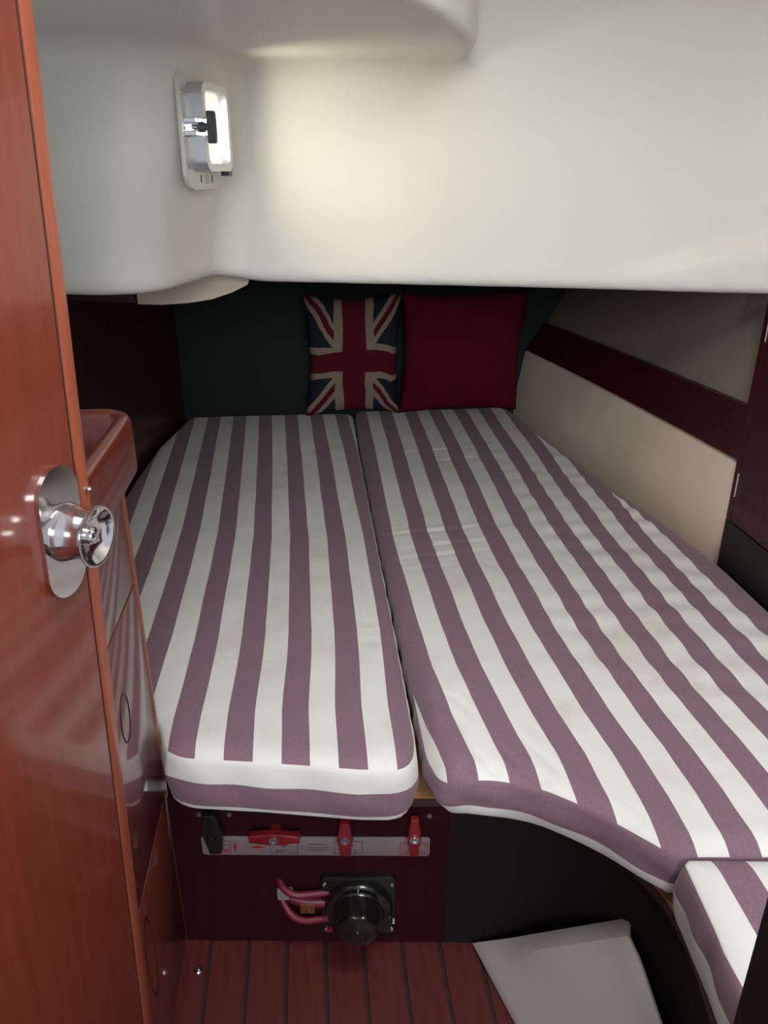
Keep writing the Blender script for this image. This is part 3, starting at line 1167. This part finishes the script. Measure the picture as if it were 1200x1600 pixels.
outt = [(0.478, 0.737), (0.470, 0.63), (0.456, 0.52), (0.445, 0.43), (0.945, 0.43), (0.945, 0.690), (0.62, 0.722)]
mt3 = mattress('mattress', round_poly(outt, [0.008, 0, 0, 0.02, 0.02, 0.01, 0]), su_t, lambda x, y: -0.008, lambda x, y, ds: 0.002 * nz3(x, y, 5, 1),
               [(-0.052, PURP, 4), (-0.100, WHITE, 4), (-0.1175, WHITE, 1)], 0.006, crown=0.03, puff=0.006, hb=0.002)
tag(mt3, 'small striped infill cushion at the lower right against the door jamb', 'mattress', 'striped berth cushions')


# ================================================================== SCATTER CUSHIONS
def pillow(name, cxp, cyp, zb_, wd, ht, th, lean, mat, label, yawz=0.0, corner=0.02, seed=0, pinch=0.16):
    bm = bmesh.new()
    uvl = bm.loops.layers.uv.new('stripe')
    N = 36
    R = Matrix.Translation((cxp, cyp, zb_)) @ Matrix.Rotation(yawz, 4, 'Z') @ Matrix.Rotation(-lean, 4, 'X')
    sides = []
    for sgn in (1, -1):
        g = {}
        for i in range(N + 1):
            for j in range(N + 1):
                u, v = -1 + 2 * i / N, -1 + 2 * j / N
                if sgn == -1 and (abs(u) > 0.999 or abs(v) > 0.999):
                    g[i, j] = sides[0][i, j]
                    continue
                # edges pull in between the corners
                px_ = u * (1 - pinch * (1 - v * v) * abs(u) ** 3 * 0.6) * wd / 2
                pz_ = v * (1 - pinch * (1 - u * u) * abs(v) ** 3 * 0.6) * ht / 2 + ht / 2
                t_ = ((1 - u ** 4) * (1 - v ** 4)) ** 0.55
                py_ = -sgn * th / 2 * t_ + 0.008 * nz3(u, v, 2.2, seed) * t_ * sgn
                px_ += 0.006 * nz3(u, v, 2.5, seed + 3) * abs(u) ** 2
                pz_ += 0.005 * nz3(u, v, 2.5, seed + 6)
                g[i, j] = bm.verts.new(R @ Vector((px_, py_, max(pz_, 0.0))))
        sides.append(g)
        for i in range(N):
            for j in range(N):
                vs_ = [g[i, j], g[i + 1, j], g[i + 1, j + 1], g[i, j + 1]]
                ij = [(i, j), (i + 1, j), (i + 1, j + 1), (i, j + 1)]
                if sgn == -1:
                    vs_, ij = vs_[::-1], ij[::-1]
                try:
                    f = bm.faces.new(vs_)
                except ValueError:
                    continue
                for l, (a, b) in zip(f.loops, ij):
                    l[uvl].uv = (-1 + 2 * a / N, -1 + 2 * b / N)
    o = fin(name, bm, mat, smooth=True)
    tag(o, label, 'cushion', 'scatter cushions')
    return o


fl = pillow('flag_cushion', 0.158, 2.845, 0.003, 0.350, 0.455, 0.10, math.radians(-6), M['flag'], 'cushion with a red, cream and navy flag cross pattern against the dark back wall', yawz=0.03, seed=1)
rd = pillow('red_cushion', 0.560, 2.855, 0.003, 0.455, 0.458, 0.10, math.radians(-6), M['red_fabric'], 'plain dark red cushion to the right of the flag cushion', seed=5, pinch=0.11)


# ================================================================== THINGS ON THE BERTH FRONT
def PM(u, z, wv=0.0):
    """local frame on the panel: x along, y up, z out"""
    return frame_mat(PP(u, z, wv), pD, Vector((0, 0, 1)), pN)


# label strip
ls = empty('label_strip', PP(-0.2, -0.262), 'long white printed label plate screwed under the row of switch handles', 'label plate')
bm = bmesh.new()
b_prism(bm, rrect(-0.401, -0.0215, 0.0, 0.0215, 0.005), 0.0, 0.002, PM(0, -0.2405), bevel=0.0006)
fin('plate', bm, M['label_white'], ls, smooth='auto')


def outline_rect(bm, x0, y0, x1, y1, t=0.0009):
    m_ = PM(0, -0.2405)
    for lo, hi in (((x0, y0), (x1, y0 + t)), ((x0, y1 - t), (x1, y1)), ((x0, y0), (x0 + t, y1)), ((x1 - t, y0), (x1, y1))):
        b_box(bm, (lo[0], lo[1], 0.0019), (hi[0], hi[1], 0.0024), m_)


for a_ in ((-0.385, -0.0150, -0.350, 0.0120), (-0.052, -0.0180, -0.003, 0.0100), (-0.047, -0.0150, -0.008, 0.0070, 0.0006)):
    bm = bmesh.new()
    outline_rect(bm, *a_)
    fin('printed_frame', bm, M['print_red'], ls)
for a_ in ((-0.282, -0.0170, -0.232, 0.0120), (-0.168, -0.0170, -0.118, 0.0120)):
    bm = bmesh.new()
    outline_rect(bm, *a_)
    fin('printed_frame', bm, M['print_dark'], ls)
m_ = PM(0, -0.2405)
bm = bmesh.new()
for (xa, xb, yy) in ((-0.214, -0.180, 0.004), (-0.216, -0.178, -0.003), (-0.211, -0.183, -0.009), (-0.375, -0.358, 0.002)):
    b_box(bm, (xa, yy, 0.0019), (xb, yy + 0.0010, 0.0024), m_)
fin('small_print', bm, M['print_dark'], ls)['kind'] = 'stuff'
for xc in (-0.257, -0.140):
    bm = bmesh.new()
    a1, a2, b1, b2 = 0.0062, 0.0010, 0.0009, 0.0065
    cr = [(-a1, -b1), (-a2, -b1), (-a2, -b2), (a2, -b2), (a2, -b1), (a1, -b1), (a1, b1), (a2, b1), (a2, b2), (-a2, b2), (-a2, b1), (-a1, b1)]
    b_prism(bm, [(xc + x, 0.0025 + y) for x, y in cr], 0.0019, 0.0025, m_)
    fin('plus_mark', bm, M['print_dark'], ls)
for xc, rx, ry in ((-0.3425, 0.0028, 0.0120), (-0.303, 0.0120, 0.0028)):
    bm = bmesh.new()
    b_prism(bm, [(xc - rx, 0.0), (xc, -ry), (xc + rx, 0.0), (xc, ry)], 0.0019, 0.0026, PM(0, -0.243))
    fin('diamond_mark', bm, M['print_red'], ls)
text_obj('lettering', 'BATT 1', 0.0085, PM(-0.257, -0.2515, 0.0022), M['print_dark'], ls)
text_obj('lettering', 'BATT 2', 0.0085, PM(-0.143, -0.2515, 0.0022), M['print_dark'], ls)
bm = bmesh.new()
for k in range(9):
    b_box(bm, (-0.381 + 0.0032 * k, -0.0115, 0.0019), (-0.379 + 0.0032 * k, -0.0075, 0.0024), PM(0, -0.2405))
for k in range(10):
    b_box(bm, (-0.043 + 0.0032 * k, -0.0125, 0.0019), (-0.041 + 0.0032 * k, -0.0090, 0.0024), PM(0, -0.2405))
fin('small_print', bm, M['print_red'], ls)['kind'] = 'stuff'


def handle(name, uc, zc, ang, length, wid, mat, label, hub, matname):
    root = empty(name, PP(uc, zc - 0.02, 0), label, 'switch handle', 'battery switch handles above the label plate')
    m0 = PM(uc, zc) @ Matrix.Rotation(ang, 4, 'Z')
    bm = bmesh.new()
    b_lathe(bm, [(0.012, 0.0), (0.012, 0.012), (0.010, 0.014), (0, 0.014)], m0, 20, cap=False)
    fin('boss', bm, M['matt_black'] if mat is M['matt_black'] else mat, root, smooth='auto')
    bm = bmesh.new()
    L, W = length / 2, wid / 2
    o_ = [(L, W * 0.55), (L * 0.95, W * 0.70), (L * 0.25, W), (0, W * 1.15), (-L * 0.25, W), (-L * 0.95, W * 0.70), (-L, W * 0.55),
          (-L, -W * 0.55), (-L * 0.95, -W * 0.70), (-L * 0.25, -W), (0, -W * 1.15), (L * 0.25, -W), (L * 0.95, -W * 0.70), (L, -W * 0.55)]
    b_prism(bm, o_[::-1] if False else o_, 0.013, 0.026, m0, bevel=0.002)
    fin('lever', bm, mat, root, smooth='auto')
    bm = bmesh.new()
    b_lathe(bm, [(0.0085, 0.025), (0.0085, 0.0285), (0.0070, 0.0285), (0.0065, 0.0262), (0.003, 0.0262), (0.0028, 0.0275), (0, 0.0275)], m0, 20, cap=False)
    fin('centre_screw', bm, hub, root, smooth='auto')
    for s in ((-1, 1) if hub in (M['matt_black'], M['chrome']) else ()):
        bm = bmesh.new()
        b_lathe(bm, [(0.0052, 0), (0.0045, 0.002), (0.002, 0.0025), (0, 0.0018)], PM(uc + s * 0.026, -0.170), 14, cap=False)
        fin('screw', bm, M['steel_dull'], root, smooth='auto')
    return root


handle('switch_handle', -0.374, -0.192, PI / 2 + 0.06, 0.088, 0.030, M['matt_black'], 'black switch handle hanging at the left end of the label plate', M['matt_black'], 'black')
handle('switch_handle', -0.269, -0.202, 0, 0.088, 0.022, M['red_plastic'], 'red switch handle turned level, second from the left', M['steel_dull'], 'red')
handle('switch_handle', -0.147, -0.202, PI / 2, 0.075, 0.024, M['red_plastic'], 'upright red switch handle in front of the plate below the left mattress corner', M['steel_dull'], 'red')
handle('switch_handle', -0.028, -0.198, PI / 2, 0.082, 0.020, M['red_plastic'], 'upright red switch handle at the right end of the label plate', M['chrome'], 'red')

# rotary battery isolator
rs = empty('rotary_switch', PP(-0.126, -0.43), 'large black rotary battery selector with square base and fluted knob', 'rotary switch')
bm = bmesh.new()
o_ = rrect(-0.068, -0.080, 0.068, 0.060, 0.010, 4)
b_prism(bm, o_, 0.0, 0.012, PM(-0.126, -0.365), bevel=0.003)
fin('base_plate', bm, M['black_plastic'], rs, smooth='auto')
bm = bmesh.new()
b_lathe(bm, [(0.062, 0.010), (0.061, 0.022), (0.057, 0.027), (0.048, 0.028), (0.046, 0.030), (0.045, 0.036), (0.042, 0.038), (0, 0.038)], PM(-0.126, -0.372), 56, cap=False)
fin('dial', bm, M['black_plastic'], rs, smooth='auto')
bm = bmesh.new()
m0 = PM(-0.126, -0.363)
n = 60
prof = [(0.040, 0.036, 0), (0.0395, 0.042, 0.2), (0.038, 0.056, 0.8), (0.0375, 0.070, 1), (0.035, 0.0745, 0.8), (0.030, 0.0762, 0.2)]
rg = []
for r_, h_, fl_ in prof:
    rg.append([bm.verts.new(m0 @ Vector(((r_ - 0.0028 * fl_ * (0.5 + 0.5 * math.cos(8 * 2 * PI * i / n))) * math.cos(2 * PI * i / n), (r_ - 0.0028 * fl_ * (0.5 + 0.5 * math.cos(8 * 2 * PI * i / n))) * math.sin(2 * PI * i / n), h_))) for i in range(n)])
for a, b in zip(rg, rg[1:]):
    for i in range(n):
        bm.faces.new((a[i], a[(i + 1) % n], b[(i + 1) % n], b[i]))
bm.faces.new(rg[-1])
bm.faces.new(rg[0])
kb = fin('knob', bm, M['black_plastic'], rs, smooth='auto')
bm = bmesh.new()
b_lathe(bm, [(0.0022, 0.0760), (0.002, 0.0770), (0, 0.0772)], m0, 12, cap=False)
fin('centre_dot', bm, M['steel_dull'], kb)
for u_, z_ in ((-0.187, -0.322), (-0.066, -0.322), (-0.187, -0.435), (-0.066, -0.435)):
    bm = bmesh.new()
    b_lathe(bm, [(0.0045, 0.0115), (0.0042, 0.0135), (0.0018, 0.0145), (0, 0.0138)], PM(u_, z_), 14, cap=False)
    fin('screw', bm, M['chrome'], rs, smooth='auto')
bm = bmesh.new()
b_box(bm, (-0.1855, -0.438, 0.010), (-0.1745, -0.429, 0.018), PM(0, 0), 0.001)
fin('red_indicator', bm, M['red_plastic'], rs)['label'] = 'small red indicator tab'
text_obj('numeral', '1', 0.010, PM(-0.126, -0.318, 0.0285), M['print_white'], rs)
text_obj('numeral', 'OFF', 0.0055, PM(-0.192, -0.413, 0.0125) @ Matrix.Rotation(PI / 2, 4, 'Z'), M['print_white'], rs)
text_obj('numeral', 'BOTH', 0.0050, PM(-0.0625, -0.413, 0.0125) @ Matrix.Rotation(PI / 2, 4, 'Z'), M['print_white'], rs)

# battery cables beside the rotary switch
GRP = 'red battery cables beside the rotary switch'
for pts, lab in (([(-0.272, -0.328, -0.01), (-0.262, -0.332, 0.010), (-0.240, -0.338, 0.020), (-0.215, -0.342, 0.016), (-0.180, -0.345, 0.008)], 'upper red battery cable running into the rotary switch'),
                 ([(-0.275, -0.352, -0.01), (-0.262, -0.374, 0.008), (-0.245, -0.392, 0.020), (-0.222, -0.403, 0.020), (-0.180, -0.410, 0.008)], 'lower red battery cable bowing down into the rotary switch')):
    bm = bmesh.new()
    b_tube(bm, [PP(a, b, c) for a, b, c in pts], 0.0068)
    tag(fin('battery_cable', bm, M['red_cable'], smooth=True), lab, 'cable', GRP)
cf = empty('cable_fuse', PP(-0.225, -0.38), 'short fuse holder with copper lug between the two red cables', 'fuse')
bm = bmesh.new()
b_tube(bm, [PP(-0.250, -0.362, 0.004), PP(-0.225, -0.368, 0.008), PP(-0.185, -0.372, 0.006)], 0.0105, 12)
fin('body', bm, M['red_cable'], cf, smooth=True)
bm = bmesh.new()
b_box(bm, (-0.232, -0.386, 0.016), (-0.205, -0.364, 0.020), PM(0, 0), 0.001)
b_lathe(bm, [(0.005, 0.019), (0.005, 0.024), (0, 0.025)], PM(-0.216, -0.376), 6, cap=False)
fin('lug', bm, M['copper'], cf)
bm = bmesh.new()
b_box(bm, (-0.274, -0.366, 0.0), (-0.245, -0.340, 0.010), PM(0, 0), 0.003)
fin('sleeve', bm, M['grey_liner'], cf)

# ================================================================== WHITE LID leaning at lower right
A_, B_, C_, D_ = Vector((0.257, 0.990, -0.470)), Vector((0.464, 0.840, -0.241)), Vector((0.487, 0.645, -0.36)), Vector((0.318, 0.780, -0.478))
ld = empty('tray_lid', (0.37, 0.80, FZ), 'off-white moulded lid with raised lip leaning in the dark corner on the floor', 'lid')
# frame from A,B,D
ex = (B_ - A_).normalized()
en = ex.cross((D_ - A_)).normalized()
if en.z < 0:
    en = -en
ey = en.cross(ex).normalized()
if ey.dot(D_ - A_) < 0:
    ey = -ey
WL, HL = (B_ - A_).length, 0.34
sk = (D_ - A_).dot(ex) / (D_ - A_).dot(ey)
bm = bmesh.new()
NX, NY = 30, 24
gr = {}
for i in range(NX + 1):
    for j in range(NY + 1):
        a, b = i / NX, j / NY
        y_ = b * HL
        x_ = a * WL + y_ * (sk * (1 - a) + 0.30 * a * sk)
        edge_d = min(a, 1 - a) * WL
        # chamfered lip along the back edge, fading at the left
        lip = float(np.interp(y_, [0, 0.026, 0.030, 0.06], [-0.012, 0.008, 0.008, 0.0])) * np.interp(a, [0, 0.2, 0.45, 1], [0.0, 0.2, 1, 1])
        dip = -0.010 * math.exp(-((a - 0.22) / 0.16) ** 2) * math.exp(-(y_ / 0.04) ** 2)
        rnd = -0.004 * math.exp(-(min(edge_d, y_ + 0.003) / 0.004))
        p = A_ + ex * x_ + ey * y_ + en * (lip + dip + rnd)
        gr[i, j] = bm.verts.new(p)
for i in range(NX):
    for j in range(NY):
        bm.faces.new((gr[i, j], gr[i + 1, j], gr[i + 1, j + 1], gr[i, j + 1]))
bot = {k: bm.verts.new(v.co - en * 0.006) for k, v in list(gr.items())}
for i in range(NX):
    for j in range(NY):
        bm.faces.new((bot[i, j + 1], bot[i + 1, j + 1], bot[i + 1, j], bot[i, j]))
for i in range(NX):
    bm.faces.new((gr[i + 1, 0], gr[i, 0], bot[i, 0], bot[i + 1, 0]))
    bm.faces.new((gr[i, NY], gr[i + 1, NY], bot[i + 1, NY], bot[i, NY]))
for j in range(NY):
    bm.faces.new((gr[0, j], gr[0, j + 1], bot[0, j + 1], bot[0, j]))
    bm.faces.new((gr[NX, j + 1], gr[NX, j], bot[NX, j], bot[NX, j + 1]))
fin('lid_panel', bm, M['tray'], ld, smooth='auto')

bpy.context.view_layer.update()
